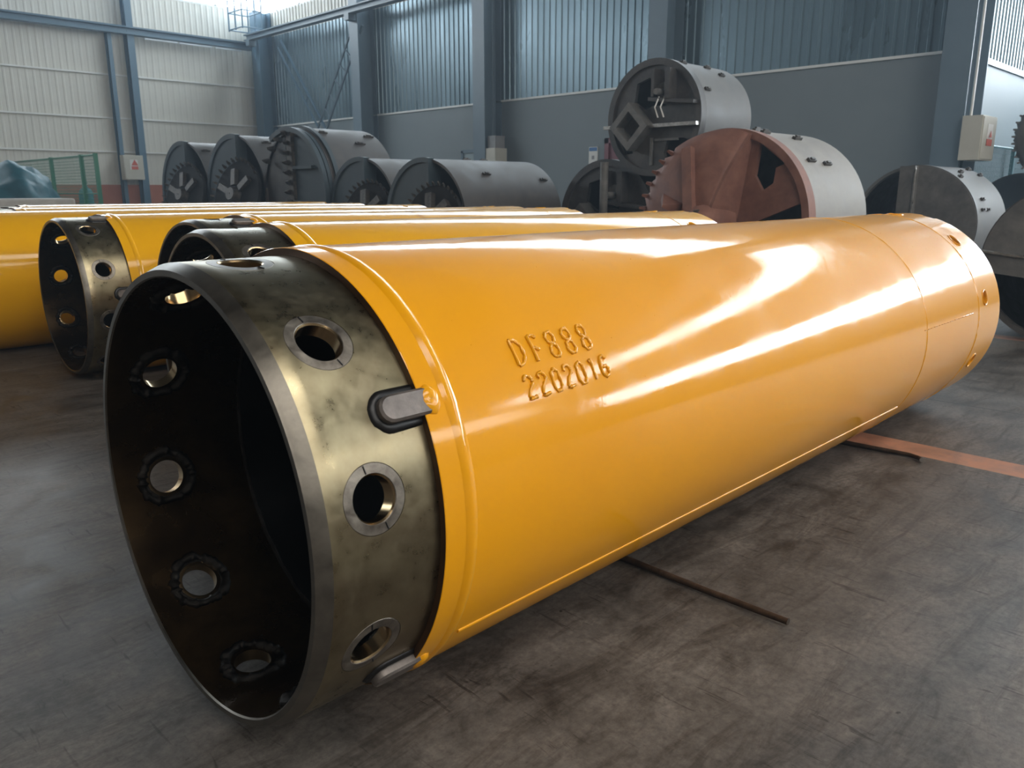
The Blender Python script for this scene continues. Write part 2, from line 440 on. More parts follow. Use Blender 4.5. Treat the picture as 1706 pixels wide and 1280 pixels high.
# crane beams
m = MB()
m.box((12.2, 6, 5.41), (12.4, 23.3, 5.44)); m.box((12.2, 6, 5.27), (12.4, 23.3, 5.30)); m.box((12.29, 6, 5.30), (12.31, 23.3, 5.41))
for y in (18.0, 13.4, 8.8, 23.1): m.box((12.2, y-.10, 5.12), (12.42, y+.10, 5.27))
o = link('crane_beam', m.mesh('crane_beam', COLM)); o['kind'] = 'structure'
m = MB()
m.box((-6, 23.45, 5.24), (12.6, 23.7, 5.28)); m.box((-6, 23.45, 5.08), (12.6, 23.7, 5.12)); m.box((-6, 23.56, 5.12), (12.6, 23.58, 5.24))
o = link('crane_beam', m.mesh('crane_beam', COLB)); o['kind'] = 'structure'
m = MB()
for a, b in ((9.4, 10.3), (10.35, 11.3), (11.4, 12.2)): m.tube([(a, 23.5, 5.02), (b, 23.5, 5.02)], .022, 8)  # bright light slots under the beam, put in as white tubes
o = link('trim_3', m.mesh('trim_3', mat('light_slot_white', (.8, .85, .88), rough=.3), 40)); o['kind'] = 'structure'
# lattice cross bracing between corner and first column
def lattice(name, a, b, x0, w_, rung, mt, r=.022):
    m = MB(); a = Vector((x0, *a)); b = Vector((x0, *b)); d = (b-a).normalized(); n = Vector((0, -d.z, d.y))*w_/2
    m.tube([a+n, b+n], r, 6); m.tube([a-n, b-n], r*1.25, 6)
    k = int((b-a).length/rung)
    for i in range(1, k):
        p = a+(b-a)*i/k; m.tube([p+n, p-n], r*.75, 5)
    o = link(name, m.mesh(name, mt, 40)); o['kind'] = 'structure'; return o
lattice('cross_brace', (18.05, 5.15), (21.9, .3), 12.62, .36, .42, COLM, .032)
lattice('cross_brace', (22.35, 5.15), (18.3, .3), 12.80, .26, 1.9, COLB, .028)
# ladder cage in the corner above the crane beam
m = MB()
for y in (22.45, 22.85, 23.25):
    for x in (11.75, 12.35): m.tube([(x, y, 5.46), (x, y, 7.2)], .022, 6)
for z in (5.5, 5.95, 6.4, 6.85):
    for x in (11.75, 12.35): m.tube([(x, 22.45, z), (x, 23.25, z)], .018, 6)
    for y in (22.45, 23.25): m.tube([(11.75, y, z), (12.35, y, z)], .018, 6)
tag(link('service_cage', m.mesh('service_cage', COLB, 40)), 'blue steel rail cage above the crane beam in the corner', 'platform')

# ------------------------------------------------------------------ casing pipes
RY, RM, RF, RI = .44, .4251, .4139, .4009
HOLES = [168-36*i for i in range(10)]
KEYS = (151, 90.5, 31, -29.5, -90, -146)
def bump_ring(m, t, R_, h, wd, n=160, jit=.1, mi=0):
    """weld bead around the pipe: half-round profile with ripples"""
    k = 6; vs = []; fs = []
    for i in range(n):
        a = 2*pi*i/n; rip = 1+random.uniform(-jit, jit); sh = random.uniform(-jit, jit)*wd*.2
        for j in range(k+1):
            q = j/k; vs.append((t+sh+(q-.5)*wd, (R_+h*rip*sin(pi*q)-.0008)*cos(a), (R_+h*rip*sin(pi*q)-.0008)*sin(a)))
    for i in range(n):
        for j in range(k):
            a_, b_ = i*(k+1), ((i+1) % n)*(k+1); fs.append((a_+j, a_+j+1, b_+j+1, b_+j))
    m.add(vs, fs, mi)
def on_pipe(t, phi, R_): return Vector((t, R_*cos(rad(phi)), R_*sin(rad(phi))))
CACHE = {}
def cached(key, fn):
    if key not in CACHE: CACHE[key] = fn()
    return CACHE[key]

def ring_mesh():
    m = MB()
    prof = [(0, RF), (.004, RF+.0015), (.0127+.012, RM), (.05, RM), (.168, RM), (.215, RM), (.298, RM), (.298, RI), (.17, RI), (.05, RI), (.003, RI), (0, RI+.0025)]
    mis = [2, 2, 0, 0, 0, 0, 1, 1, 1, 1, 2, 2]
    m.lathe(prof, 180, mis=mis)
    me = m.mesh('ring', [STEEL, STEEL_IN, CHAMF])
    c = MB()
    for ph in HOLES:
        mx = radial(.11, ph)
        n = 40; vs = [mx @ Vector((.0567*cos(2*pi*k/n), .0567*sin(2*pi*k/n), z)) for z in (.36, .46) for k in range(n)]
        c.add(vs, [tuple(range(n))[::-1], tuple(range(n, 2*n))]+[(k, (k+1) % n, (k+1) % n+n, k+n) for k in range(n)])
    out = boolean(me, c.mesh('c', BUSH)); shade(out, 28); return out
def bushing_mesh():
    """annular bushing, its faces following the curve of the ring; local z outward"""
    m = MB(); n = 56; ro, rb, rc = .0565, .0365, .0400
    def zc(x, y, R_): return math.sqrt(R_*R_-y*y)
    rows = []
    for (r, R_, dz, mi) in ((ro, RI, 0, 1), (ro, RM, -.0012, 0), (ro-.0012, RM, 0, 0), (rc, RM, 0, 0), (rc-.001, RM, -.001, 2), (rb, RM, -.004, 2), (rb, RI-.004, 0, 2), (rb+.008, RI-.004, 0, 1), (ro, RI-.001, 0, 1)):
        rows.append(([(r*cos(2*pi*k/n), r*sin(2*pi*k/n), zc(r*cos(2*pi*k/n), r*sin(2*pi*k/n), R_)+dz) for k in range(n)], mi))
    vs = [p for r_, _ in rows for p in r_]; 
    o = 0
    for i in range(len(rows)-1):
        fs = [(i*n+k, i*n+(k+1) % n, (i+1)*n+(k+1) % n, (i+1)*n+k) for k in range(n)]
        if i == 0: m.add(vs, fs, 0)
        else: m.f += fs; m.m += [(0, 0, 0, 0, 2, 2, 2, 1, 1)[i]]*n
    # two punched marks across the flat
    for a in (1.75, -1.25):
        ca, sa = cos(a), sin(a)
        p = [Vector((r*ca, r*sa, math.sqrt(RM*RM-(r*sa)**2)+.0006)) for r in (.0415, .0545)]
        m.tube(p, .0012, 5, 3)
    return m.mesh('bushing', [BUSH, WELD, BRONZE, BLACKP], 35)
def weld_blob_mesh():
    m = MB(); n = 60; pts = []; rs = []
    for k in range(n+1):
        a = 2*pi*k/n; r = .0555+.003*sin(3*a+.5)+random.uniform(-.0015, .0015)
        x, y = r*cos(a), r*sin(a); pts.append((x, y, math.sqrt(RI*RI-y*y)-.002)); rs.append(.0078+.003*abs(sin(2.5*a))+random.uniform(-.0032, .0036))
    rs[-1] = rs[0]; pts[-1] = pts[0]
    m.tube(pts, rs, 8, caps=False)
    return m.mesh('weld_bead', WELD, 60)
def key_mesh():
    """round-nosed locking key standing on the ring, nose towards the mouth"""
    m = MB(); wd = .0225; L0, L1 = .147, .245
    def outline(s):
        pts = []
        for k in range(9):
            a = pi/2+pi*k/8*1.0
            pts.append((L0+wd+(wd-s)*cos(a), (wd-s)*sin(a)))
        return [(L1, wd-s)]+pts+[(L1, -(wd-s))]
    a = outline(0); b = outline(.004); n = len(a)
    vs = [(x, y, .415) for x, y in a]+[(x, y, math.sqrt(.4415**2-y*y)) for x, y in a]+[(x, y, math.sqrt(.4455**2-y*y)) for x, y in b]
    fs = [tuple(range(n))[::-1], tuple(range(2*n, 3*n))]
    for o in (0, n): fs += [(o+i, o+(i+1) % n, o+n+(i+1) % n, o+n+i) for i in range(n)]
    m.add(vs, fs)
    return m.mesh('locking_key', KEYM, 30)
def key_weld_mesh():
    m = MB()
    vs = []; fs = []; n = 14; k = 8
    # domed yellow painted blob behind the key
    for i in range(k+1):
        e = pi/2*i/k
        for j in range(n):
            a = 2*pi*j/n; r = cos(e)*(1+random.uniform(-.06, .06))
            vs.append((.247+.020*r*cos(a), .0265*r*sin(a), .438+.011*sin(e)+random.uniform(-.0006, .0006)))
    for i in range(k):
        for j in range(n): fs.append((i*n+j, i*n+(j+1) % n, (i+1)*n+(j+1) % n, (i+1)*n+j))
    m.add(vs, fs)
    return m.mesh('key_weld', YEL, 80)
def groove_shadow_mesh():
    """soot around the key foot and its shade, put in as a low black bead"""
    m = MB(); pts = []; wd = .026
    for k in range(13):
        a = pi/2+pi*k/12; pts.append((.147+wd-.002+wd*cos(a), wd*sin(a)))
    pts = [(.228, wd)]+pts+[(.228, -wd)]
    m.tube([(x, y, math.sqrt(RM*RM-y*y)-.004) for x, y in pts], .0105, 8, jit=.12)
    return m.mesh('key_foot_soot_shade', BLACKP, 60)  # black carries both the soot and the shade at the foot
def shell_mesh(Lt, yel):
    m = MB()
    xs = [.229, .2305, .30, .6, 1.2, Lt-1.3, Lt-.6, Lt-.32, Lt-.15, Lt-.003]
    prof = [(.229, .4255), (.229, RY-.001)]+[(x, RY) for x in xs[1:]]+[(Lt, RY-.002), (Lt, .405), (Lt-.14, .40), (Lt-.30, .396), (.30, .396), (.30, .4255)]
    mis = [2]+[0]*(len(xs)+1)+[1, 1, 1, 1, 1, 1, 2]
    mis = mis[:len(prof)]
    m.lathe(prof, 180, mis=mis)
    me = m.mesh('shell', [yel, BLACKP, FACE])
    c = MB()
    for ph in HOLES:
        mx = radial(Lt-.215, ph-2); n = 24
        vs = [mx @ Vector((.026*cos(2*pi*k/n), .026*sin(2*pi*k/n), z)) for z in (.37, .47) for k in range(n)]
        c.add(vs, [tuple(range(n))[::-1], tuple(range(n, 2*n))]+[(k, (k+1) % n, (k+1) % n+n, k+n) for k in range(n)])
    for ph in (104, 44, -16, -76):
        mx = radial(Lt, ph); c.box((-.035, -.03, .37), (.05, .03, .47), mx=mx)
    out = boolean(me, c.mesh('c', yel)); shade(out, 30); return out
def lip_mesh(yel):
    """paint-covered lip around a socket hole"""
    m = MB()
    pts = [(.031*cos(2*pi*k/16), .031*sin(2*pi*k/16), RY-.0005) for k in range(17)]
    m.tube(pts, .0036, 6, jit=.35)
    return m.mesh('hole_lip', yel, 60)
GLY = {'D': [[(0, 0), (0, 1)], [(0, 1), (.6, .95), (1, .7), (1, .3), (.6, .05), (0, 0)]],
 'F': [[(.15, 0), (.1, 1), (.6, 1.02), (.95, .9)], [(.12, .5), (.5, .52), (.8, .4)]],
 '8': [[(.5, .52), (.12, .62), (0, .82), (.25, 1), (.75, 1), (1, .82), (.85, .6), (.5, .52), (.1, .42), (0, .15), (.3, 0), (.7, 0), (1, .15), (.9, .42), (.5, .52)]],
 '2': [[(0, .8), (.15, 1), (.6, 1.02), (.95, .85), (.9, .65), (.3, .35), (.1, .0), (.5, .02), (1, .05)]],
 '0': [[(.5, 1), (.05, .85), (0, .2), (.3, 0), (.75, 0), (1, .2), (.95, .85), (.5, 1)]],
 '1': [[(.2, .85), (.5, 1), (.55, .5), (.6, 0)]],
 '6': [[(.95, .85), (.6, 1), (.15, .9), (0, .5), (.05, .12), (.4, 0), (.85, .05), (1, .3), (.7, .5), (.1, .45)]]}
def letters_mesh():
    m = MB(); R_ = RY+.0008
    def text(s, t0, pitch, wd, ph0, ph1, dph):
        for i, ch in enumerate(s):
            for st in GLY[ch]:
                pts = []
                for (a, b) in zip(st[:-1], st[1:]):
                    for k in range(4):
                        q = k/4; x = a[0]+(b[0]-a[0])*q; y = a[1]+(b[1]-a[1])*q
                        pts.append((x, y))
                pts.append(st[-1])
                P = [on_pipe(t0+i*pitch+x*wd+random.uniform(-.0006, .0006), ph1+(ph0-ph1)*y+dph*i+random.uniform(-.12, .12), R_) for x, y in pts]
                m.tube(P, .0034, 7, jit=.34)
    text('DF888', .468, .0475, .023, 141.2, 148.0, -.12)
    text('2202016', .464, .0365, .021, 150.9, 156.5, -.15)
    return m.mesh('raised_lettering', YEL, 70)

def casing(label, x, y, yaw, lift, Lt, roll, yel, yk, detail, keys=(151, -29.5, -139.5, 31)):
    t = thing('casing_pipe', label, 'steel casing pipe', (x, y, .44+lift), yaw, 'yellow casing pipes laid in a row on the floor')
    def P(name, me, mx=None, parent=t):
        R_ = Matrix.Rotation(rad(roll), 4, 'X')
        return link(name, me, parent, R_ @ (mx or Matrix()) if parent is t else mx)
    P('pipe_shell', cached(('shell', Lt, yk), lambda: shell_mesh(Lt, yel)))
    ring = P('connector_ring', cached('ring', ring_mesh))
    ring['label'] = 'bare machined steel connector ring'
    for ph in HOLES:
        b = P('bushing', cached('bush', bushing_mesh), radial(.11, ph))
        w_ = link('weld_bead', cached('blob', weld_blob_mesh), b)
    kk = keys
    for ph in kk:
        k = P('locking_key', cached('key', key_mesh), radial(0, ph))
        link('key_foot_soot_shade', cached('kfoot', groove_shadow_mesh), k)
        link('key_back_weld', cached('kweld', key_weld_mesh), k)
    def girth(t0, h, wd, jit):
        m = MB(); bump_ring(m, t0, RY, h, wd, 200, jit); return m.mesh('girth_weld', yel, 60)
    P('girth_weld', cached(('g', .286, yk), lambda: girth(.286, .0045, .03, .06)))
    g2 = Lt-.923 if Lt > 3 else Lt-.30
    P('girth_weld', cached(('g2', Lt, yk), lambda: girth(g2, .0026, .008, .3)))
    if Lt > 3: P('girth_weld', cached(('g3', Lt, yk), lambda: girth(Lt-.305, .0028, .009, .5)))
    def inner():
        m = MB(); n = 160; k = 5; vs = []; fs = []
        for i in range(n):
            a = 2*pi*i/n; rip = random.uniform(.4, 1.5)
            for j in range(k+1):
                q = j/k; rr = .3985-.004*rip*sin(pi*q); vs.append((.299+(q-.5)*.012, rr*cos(a), rr*sin(a)))
        for i in range(n):
            for j in range(k):
                a_, b_ = i*(k+1), ((i+1) % n)*(k+1); fs.append((a_+j, a_+j+1, b_+j+1, b_+j))
        m.add(vs, fs); return m.mesh('inner_weld', WELD, 60)
    P('inner_weld', cached('inner', inner))
    if detail:
        for ph in HOLES: P('hole_lip', cached(('lip', yk), lambda: lip_mesh(yel)), radial(Lt-.215, ph-2))
    if detail == 1:
        def seam():
            m = MB()
            m.tube([on_pipe(.31+(Lt-1.24)*k/40*.993, -147.2, RY-.001) for k in range(41)], .0045, 8, jit=.1)
            return m.mesh('s', yel, 60)
        P('seam_weld', seam())
        m = MB()
        tt = Lt-.95
        while tt < Lt-.40:
            ln = random.uniform(.01, .04); m.tube([on_pipe(tt, 172.4, RY), on_pipe(tt+ln, 172.4, RY)], .0022, 6); tt += ln+random.uniform(.004, .02)
        P('seam_weld', m.mesh('s', yel, 60))
        P('raised_lettering', letters_mesh())
        # spatter specks under the paint
        m = MB(); rnd = random.Random(3)
        for i in range(150):
            tt = rnd.uniform(.3, 3.3); ph = rnd.uniform(95, 175); s = rnd.uniform(.0006, .0016)
            mx = radial(tt, ph); m.lathe([(0, 0)], 3) if False else None
            c = mx @ Vector((0, 0, RY)); vs = [c+Vector(d)*s for d in ((1,0,0),(-1,0,0),(0,1,0),(0,-1,0),(0,0,1),(0,0,-1))]
            m.add(vs, [(0,2,4),(2,1,4),(1,3,4),(3,0,4),(2,0,5),(1,2,5),(3,1,5),(0,3,5)])
        o = P('paint_specks', m.mesh('specks', yel, 80)); o['kind'] = 'stuff'
    return t
GR = None
casing('large glossy golden yellow casing pipe in front with raised weld numbers', .544, 1.366, .0052, .02, 3.423, 0, YEL, 'a', 1)
casing('shorter yellow casing pipe directly behind the large front pipe', 1.101, 2.513, -.066, .021, 2.50, -9, YEL2, 'b', 2)
casing('yellow casing pipe third from the front, steel key on top of its ring', 1.496, 3.50, .0, .018, 2.47, -4, YEL2, 'b', 2, (112, 42, -30, -102, 186))
casing('yellow casing pipe with open drilled steel ring standing at the left', 1.327, 4.78, -.020, 0.0, 3.42, -12, YEL2, 'b', 2, (117, 42, -30, -102, 186))
casing('yellow casing pipe running out of the left edge behind the left ring', .30, 6.0, 0, 0.0, 4.45, 10, YEL2, 'b', 0)
casing('second farthest yellow casing pipe of the row', 1.5, 7.2, 0, 0.0, 3.42, 20, YEL2, 'b', 0)
casing('farthest yellow casing pipe of the row, nearest the drilling buckets', 1.85, 8.45, 0, 0.0, 3.42, 3, YEL2, 'b', 0)

# bars the pipes lie on
m = MB()
m.tube([(1.657, .738, .016), (1.660, .95, .0115), (1.664, 1.30, .0100), (1.668, 1.9, .0100), (1.67, 2.62, .0090)], [.0085, .0085, .0098, .0098, .0088], 12)
tag(link('steel_bar', m.mesh('bar', ROD, 50)), 'straight thin dark steel bar poking out from under the middle of the front pipe', 'steel bar', 'steel bars under the pipes')
m = MB()
m.tube([(3.113, .928, .014), (3.138, .945, .011), (3.155, .985, .010), (3.146, 1.08, .0100), (3.133, 1.234, .0100), (3.12, 1.5, .0100), (3.10, 2.6, .0088), (3.09, 3.6, .0088)], [.0085, .0085, .0085, .009, .0098, .0098, .0086, .0086], 12)
m.tube([(3.1125, .9277, .014), (3.1117, .9272, .014)], .0082, 12, 1)
tag(link('steel_bar', m.mesh('bar', [ROD, BARE], 50)), 'thin dark steel bar with hooked bright end below the far end of front pipe', 'steel bar', 'steel bars under the pipes')

# ------------------------------------------------------------------ drilling buckets
def disc_pts(R_, a0, a1, n): return [(R_*cos(a0+(a1-a0)*i/n), R_*sin(a0+(a1-a0)*i/n)) for i in range(n+1)]
def barrel(t, R_, Lb, bm_, inner=BLACKP, lugs=8, seed=1, th=.03, la=(20, 170)):
    m = MB()
    m.lathe([(0, R_), (.25*Lb, R_), (Lb, R_), (Lb, R_-th), (0, R_-th)], 72, mis=[0, 0, 0, 1, 0])
    link('barrel', m.mesh('barrel', [bm_, inner], 40), t)
    # closed far end
    m = MB(); m.prism(disc_pts(R_-th-.002, 0, 2*pi, 48)[:-1], Lb-.08, Lb-.05); link('end_plate', m.mesh('end', PLATE, 30), t)
    rnd = random.Random(seed); 
    for i in range(lugs):
        ph = rnd.uniform(*la); tt = rnd.uniform(.06, .94)*Lb; mx = radial(tt, ph)
        m = MB()
        m.box((-.05*R_/.6, -.016, R_-.004), (.05*R_/.6, .016, R_+.022), mx=mx)
        m.box((-.03*R_/.6, -.010, R_+.022), (.02*R_/.6, .010, R_+.034), mx=mx)
        link('wear_lug', m.mesh('lug', [TEETHM]), t)
def tooth(scale=1.):
    def f():
        m = MB(); s = .06*scale
        vs = [(0, -s*.45, -s*.45), (0, s*.45, -s*.45), (0, s*.45, s*.45), (0, -s*.45, s*.45), (-s*1.0, -s*.38, -s*.35), (-s*1.0, s*.38, -s*.35), (-s*1.0, s*.38, s*.35), (-s*1.0, -s*.38, s*.35), (-s*1.9, -s*.3, s*.1), (-s*1.9, s*.3, s*.1)]
        m.add(vs, [(0,1,2,3), (0,4,5,1), (1,5,6,2), (2,6,7,3), (3,7,4,0), (4,8,9,5), (5,9,6), (6,9,8,7), (7,8,4)])
        return m.mesh('tooth', TEETHM)
    return cached(('tooth', scale), f)
def bucket(label, x, y, R_, Lb, bm_, kind, yaw=0., z=None, seed=1, roll=0., group=None, plate=BLUEF, lugs=8, pitch=0.):
    t = thing('drilling_bucket', label, 'drilling bucket', (x, y, R_ if z is None else z), yaw, 'drilling buckets stored along the blue wall')
    barrel(t, R_, Lb, bm_, lugs=lugs, seed=seed)
    ro = Matrix.Rotation(rad(roll), 4, 'X')
    def P(name, me, mx=None): return link(name, me, t, ro @ (mx or Matrix()))
    if kind == 'gate':
        # half plate on the far side, opening on the near side, toothed gate swung down in front
        m = MB(); pts = disc_pts(R_*.995, rad(-80), rad(100), 40); m.prism(pts, -.03, .0); P('bottom_plate', m.mesh('plate', plate, 30))
        m = MB(); m.box((-.06, -.19*R_, -R_*.97), (.12, -.13*R_, R_*.97)); P('plate_edge', m.mesh('edge', plate))
        m = MB(); m.lathe([(-.05, R_*1.02), (.03, R_*1.02), (.03, R_*.94), (-.05, R_*.94)], 60, a0=rad(-60), a1=rad(100)); P('flange', m.mesh('flange', plate, 30))
        gm = Matrix.Translation((-.24*R_, -.47*R_, .02*R_)) @ Matrix.Rotation(rad(10), 4, 'Z') @ Matrix.Rotation(rad(14), 4, 'Y')
        g = MB(); pts = disc_pts(R_*.56, rad(-40), rad(220), 40); g.prism(pts+[(0, 0)], -.02, .04); gate = P('bottom_gate', g.mesh('gate', DKGATE, 30), gm)
        g = MB()
        for a in (20, 80, 140): 
            g.box((-.09, -.045, .16*R_), (-.0, .045, .42*R_), mx=Matrix.Rotation(rad(a-90), 4, 'X'))
        g.lathe([(-.14, .10*R_), (.0, .14*R_), (0, .01), (-.14, .01)], 20); link('rib_set', g.mesh('ribs', TEETHM, 30), gate)
        for k in range(17):
            a = rad(-35+k*11); link('cutting_tooth', tooth(R_*.72), gate, Matrix.Translation((-.03, R_*.56*cos(a), R_*.56*sin(a))) @ Matrix.Rotation(a, 4, 'X') @ Matrix.Rotation(rad(-35), 4, 'Z'))
    elif kind == 'teeth':
        m = MB(); pts = disc_pts(R_*.995, rad(85), rad(275), 44); m.prism(pts, -.05, .0); P('bottom_plate', m.mesh('plate', plate, 30))
        m = MB(); m.box((-.10, -.08*R_, -R_*.95), (.02, .06*R_, R_*.95)); pl = P('tooth_bar', m.mesh('bar', TEETHM))
        for k in range(13):
            zz = R_*(.92-.142*k); link('cutting_tooth', tooth(R_*1.3), pl, Matrix.Translation((-.08, .04*R_, zz)) @ Matrix.Rotation(rad(random.uniform(15, 45)), 4, 'Z') @ Matrix.Rotation(rad(random.uniform(-15, 15)), 4, 'X'))
        for s, (a0, a1, xx, rr) in enumerate(((60, 290, -.13, 1.0), (60, 290, .05, 1.03))):
            m = MB(); m.lathe([(xx, R_*rr), (xx+.06, R_*rr), (xx+.06, R_*.93), (xx, R_*.93)], 60, a0=rad(a0), a1=rad(a1)); P('flange', m.mesh('flange', plate, 30))
        for zz in (.42, -.08, -.5):
            m = MB(); m.box((-.11, -.62*R_, zz*R_-.02), (-.05, -.1*R_, zz*R_+.02)); P('stiffener', m.mesh('st', plate))
        m = MB(); pts = disc_pts(R_*.96, rad(-70), rad(70), 30); m.prism(pts+[(R_*.3, 0)], .03, .07); P('inner_plate', m.mesh('plate', PLATE, 30))
        for k in range(5):
            a = rad(100-k*16); link('cutting_tooth', tooth(R_*1.2), t, Matrix.Translation((-.02, R_*.9*cos(a), R_*.9*sin(a))) @ Matrix.Rotation(a, 4, 'X'))
    elif kind == 'kelly':
        # head plate with windows, square kelly box set as a diamond, cross bar and bracket
        me = MB(); pts = disc_pts(R_*.99, 0, 2*pi, 60)[:-1]; me.prism(pts, -.03, .02); me = me.mesh('head', plate)
        c = MB()
        for (pa) in ([(-.30, -.36), (-.62, -.36), (-.80, -.40), (-.62, -.78), (-.32, -.84), (-.24, -.62)], [(.22, .15), (.45, .30), (.40, .62), (.12, .70), (-.30, .30), (-.25, .18), (.0, .22)], [(.50, -.30), (.78, -.28), (.62, -.62), (.45, -.60)]):
            c.prism([(p[0]*R_, p[1]*R_) for p in pa], -.1, .1)
        out = boolean(me, c.mesh('c', plate)); shade(out, 30); P('head_plate', out)
        m = MB(); m.lathe([(-.06, R_*1.015), (.04, R_*1.015), (.04, R_*.90), (-.06, R_*.90)], 64); P('flange', m.mesh('fl', plate, 30))
        m = MB(); s = .30*R_; s2 = .19*R_
        ro45 = Matrix.Translation((0, .40*R_, -.14*R_)) @ Matrix.Rotation(rad(45), 4, 'X')
        xa, xb = -.30*R_, 0
        for lo, hi in (((xa, -s, s2), (xb, s, s)), ((xa, -s, -s), (xb, s, -s2)), ((xa, -s, -s2), (xb, -s2, s2)), ((xa, s2, -s2), (xb, s, s2))): m.box(lo, hi, mx=ro45)
        P('square_socket', m.mesh('sock', GPLATE))
        m = MB(); m.box((-.12, -.98*R_, -.17*R_), (-.03, .0, -.11*R_)); m.box((-.08, .75*R_, -.15*R_), (-.03, 1.10*R_, -.09*R_)); P('cross_bar', m.mesh('cb', BARE))
        m = MB(); m.box((-.14, -.90*R_, .28*R_), (-.03, .05*R_, .34*R_), mx=Matrix.Rotation(rad(6), 4, 'X')); m.box((-.16, -.45*R_, .30*R_), (-.03, -.35*R_, .80*R_)); m.box((-.14, -.10*R_, .35*R_), (-.03, -.04*R_, .82*R_))
        P('bracket', m.mesh('br', plate))
        m = MB(); m.lathe([(-.34*R_, .055*R_), (-.12*R_, .055*R_), (-.12*R_, .17*R_), (-.02, .19*R_), (-.02, .0), (-.34*R_, .0)], 24); P('pivot_pin', m.mesh('pin', GPLATE, 30), Matrix.Translation((0, -.22*R_, .42*R_)))
        if seed == 41:
            m = MB(); m.tube([(-.30, -.25*R_, .95*R_), (-.30, -.25*R_, -1.0*R_)], .045, 12); P('handle_bar', m.mesh('hb', GPLATE, 40))
        else:
            m = MB()
            for dy in (-.20, -.32): m.tube([(-.12, dy*R_, .34*R_), (-.20, (dy-.01)*R_, .15*R_), (-.17, (dy-.05)*R_, -.02*R_)], .008, 6)
            P('hanging_wire', m.mesh('wr', GIRT, 50))
            m = MB(); m.box((-.05, .0, -.82*R_), (-.03, .05*R_, -.34*R_)); m.box((-.05, -.55*R_, -.40*R_), (-.03, -.05*R_, -.36*R_)); P('stiffener', m.mesh('st', GPLATE))
    elif kind == 'rock':
        # red-oxide bottom: ring plate with openings plus a swung toothed cutting segment
        me = MB(); pts = disc_pts(R_*.995, 0, 2*pi, 60)[:-1]; me.prism(pts, -.04, .0); me = me.mesh('b', plate)
        c = MB()
        c.prism([(-.90*R_, .22*R_), (-.22*R_, -.06*R_), (-.12*R_, -.6*R_)]+[(.92*R_*cos(rad(a)), .92*R_*sin(rad(a))) for a in range(262, 192, -8)]+[(-.91*R_, .0*R_)], -.2, .2)
        c.prism([(-.38*R_, .84*R_), (-.68*R_, .62*R_), (-.58*R_, .58*R_), (-.56*R_, .42*R_), (-.44*R_, .34*R_), (-.34*R_, .50*R_)], -.2, .2)
        out = boolean(me, c.mesh('c', plate)); shade(out, 30); P('bottom_plate', out)
        m = MB(); m.lathe([(-.07, R_*1.01), (.05, R_*1.01), (.05, R_*.93), (-.07, R_*.93)], 64, a0=rad(60), a1=rad(330)); P('flange', m.mesh('fl', plate, 30))
        # bulging cutting segment on the far side, its outer edge notched with teeth
        n = 40; k = 8; vs = []; fs = []
        for i in range(n+1):
            a = rad(-95+(200)*i/n); notch = 1-(.045*(i % 2) if -60 < -95+200*i/n < 52 else 0)
            for j in range(k+1):
                q = j/k; r = (.10+.90*q)*R_*(notch if j == k else 1); xx = -.06-.40*R_*(1-q**1.6)-(.16*R_*q if a < .9 else .16*R_*q*max(0, (1.8-a)/.9))
                vs.append((xx, r*cos(a), r*sin(a)))
        for i in range(n):
            for j in range(k): fs.append((i*(k+1)+j, (i+1)*(k+1)+j, (i+1)*(k+1)+j+1, i*(k+1)+j+1))
        m = MB(); m.add(vs, fs)
        seg = link('cutting_segment', m.mesh('seg', plate, 25), t)
        sm = seg.modifiers.new('thick', 'SOLIDIFY'); sm.thickness = .05
        m = MB()
        for a, ln in ((2, .8), (24, .75), (-20, .8)):
            ra = rad(a); d = Vector((0, cos(ra), sin(ra))); nn = Vector((0, -sin(ra), cos(ra))); wd = .09*R_
            p0 = d*.30*R_+Vector((-.40*R_, 0, 0)); p1 = d*ln*R_+Vector((-.30*R_, 0, 0)); ap = d*.44*R_+Vector((-.70*R_, 0, 0))
            m.add([p0-nn*wd, p0+nn*wd, p1-nn*wd*.5, p1+nn*wd*.5, ap-nn*.012, ap+nn*.012], [(0, 2, 3, 1), (0, 4, 2), (1, 3, 5), (0, 1, 5, 4), (2, 4, 5, 3)])
        link('wedge_fins', m.mesh('fins', plate), seg)
        m = MB(); m.box((-.60*R_, .06*R_, -.10*R_), (-.52*R_, .18*R_, .74*R_), mx=Matrix.Rotation(rad(-14), 4, 'X') @ Matrix.Rotation(rad(14), 4, 'Y')); P('strap', m.mesh('st', plate))
        aF = rad(105); m = MB(); vs = []
        for j in range(k+1):
            q = j/k; r = (.10+.90*q)*R_; vs += [(-.06-.40*R_*(1-q**1.6), r*cos(aF), r*sin(aF)), (-.02, r*cos(aF)-.10*R_*(1-q), r*sin(aF)-.05*R_*(1-q))]
        m.add(vs, [(2*j, 2*j+2, 2*j+3, 2*j+1) for j in range(k)]); fo = link('fold_plate', m.mesh('fold', plate), t)
        sm = fo.modifiers.new('thick', 'SOLIDIFY'); sm.thickness = .03
        m = MB(); m.lathe([(-.66*R_, .09*R_), (-.54*R_, .17*R_), (-.10*R_, .20*R_), (-.10*R_, 0), (-.66*R_, 0)], 20); hub = P('hub', m.mesh('hub', plate, 30), Matrix.Translation((0, .02*R_, .02*R_)))
        for k in range(7):
            a = rad(k*51); link('pilot_tooth', tooth(R_*.7), hub, Matrix.Translation((-.62*R_, .11*R_*cos(a), .11*R_*sin(a))))
        for k in range(13):
            a = rad(-52+k*8.6); g = cached(('rt', plate.name), lambda: rust_tooth(plate))
            link('cutting_tooth', g, t, Matrix.Translation((-.24*R_, R_*.95*cos(a), R_*.95*sin(a))) @ Matrix.Rotation(a, 4, 'X') @ Matrix.Rotation(rad(-25), 4, 'Z'))
    elif kind == 'half':
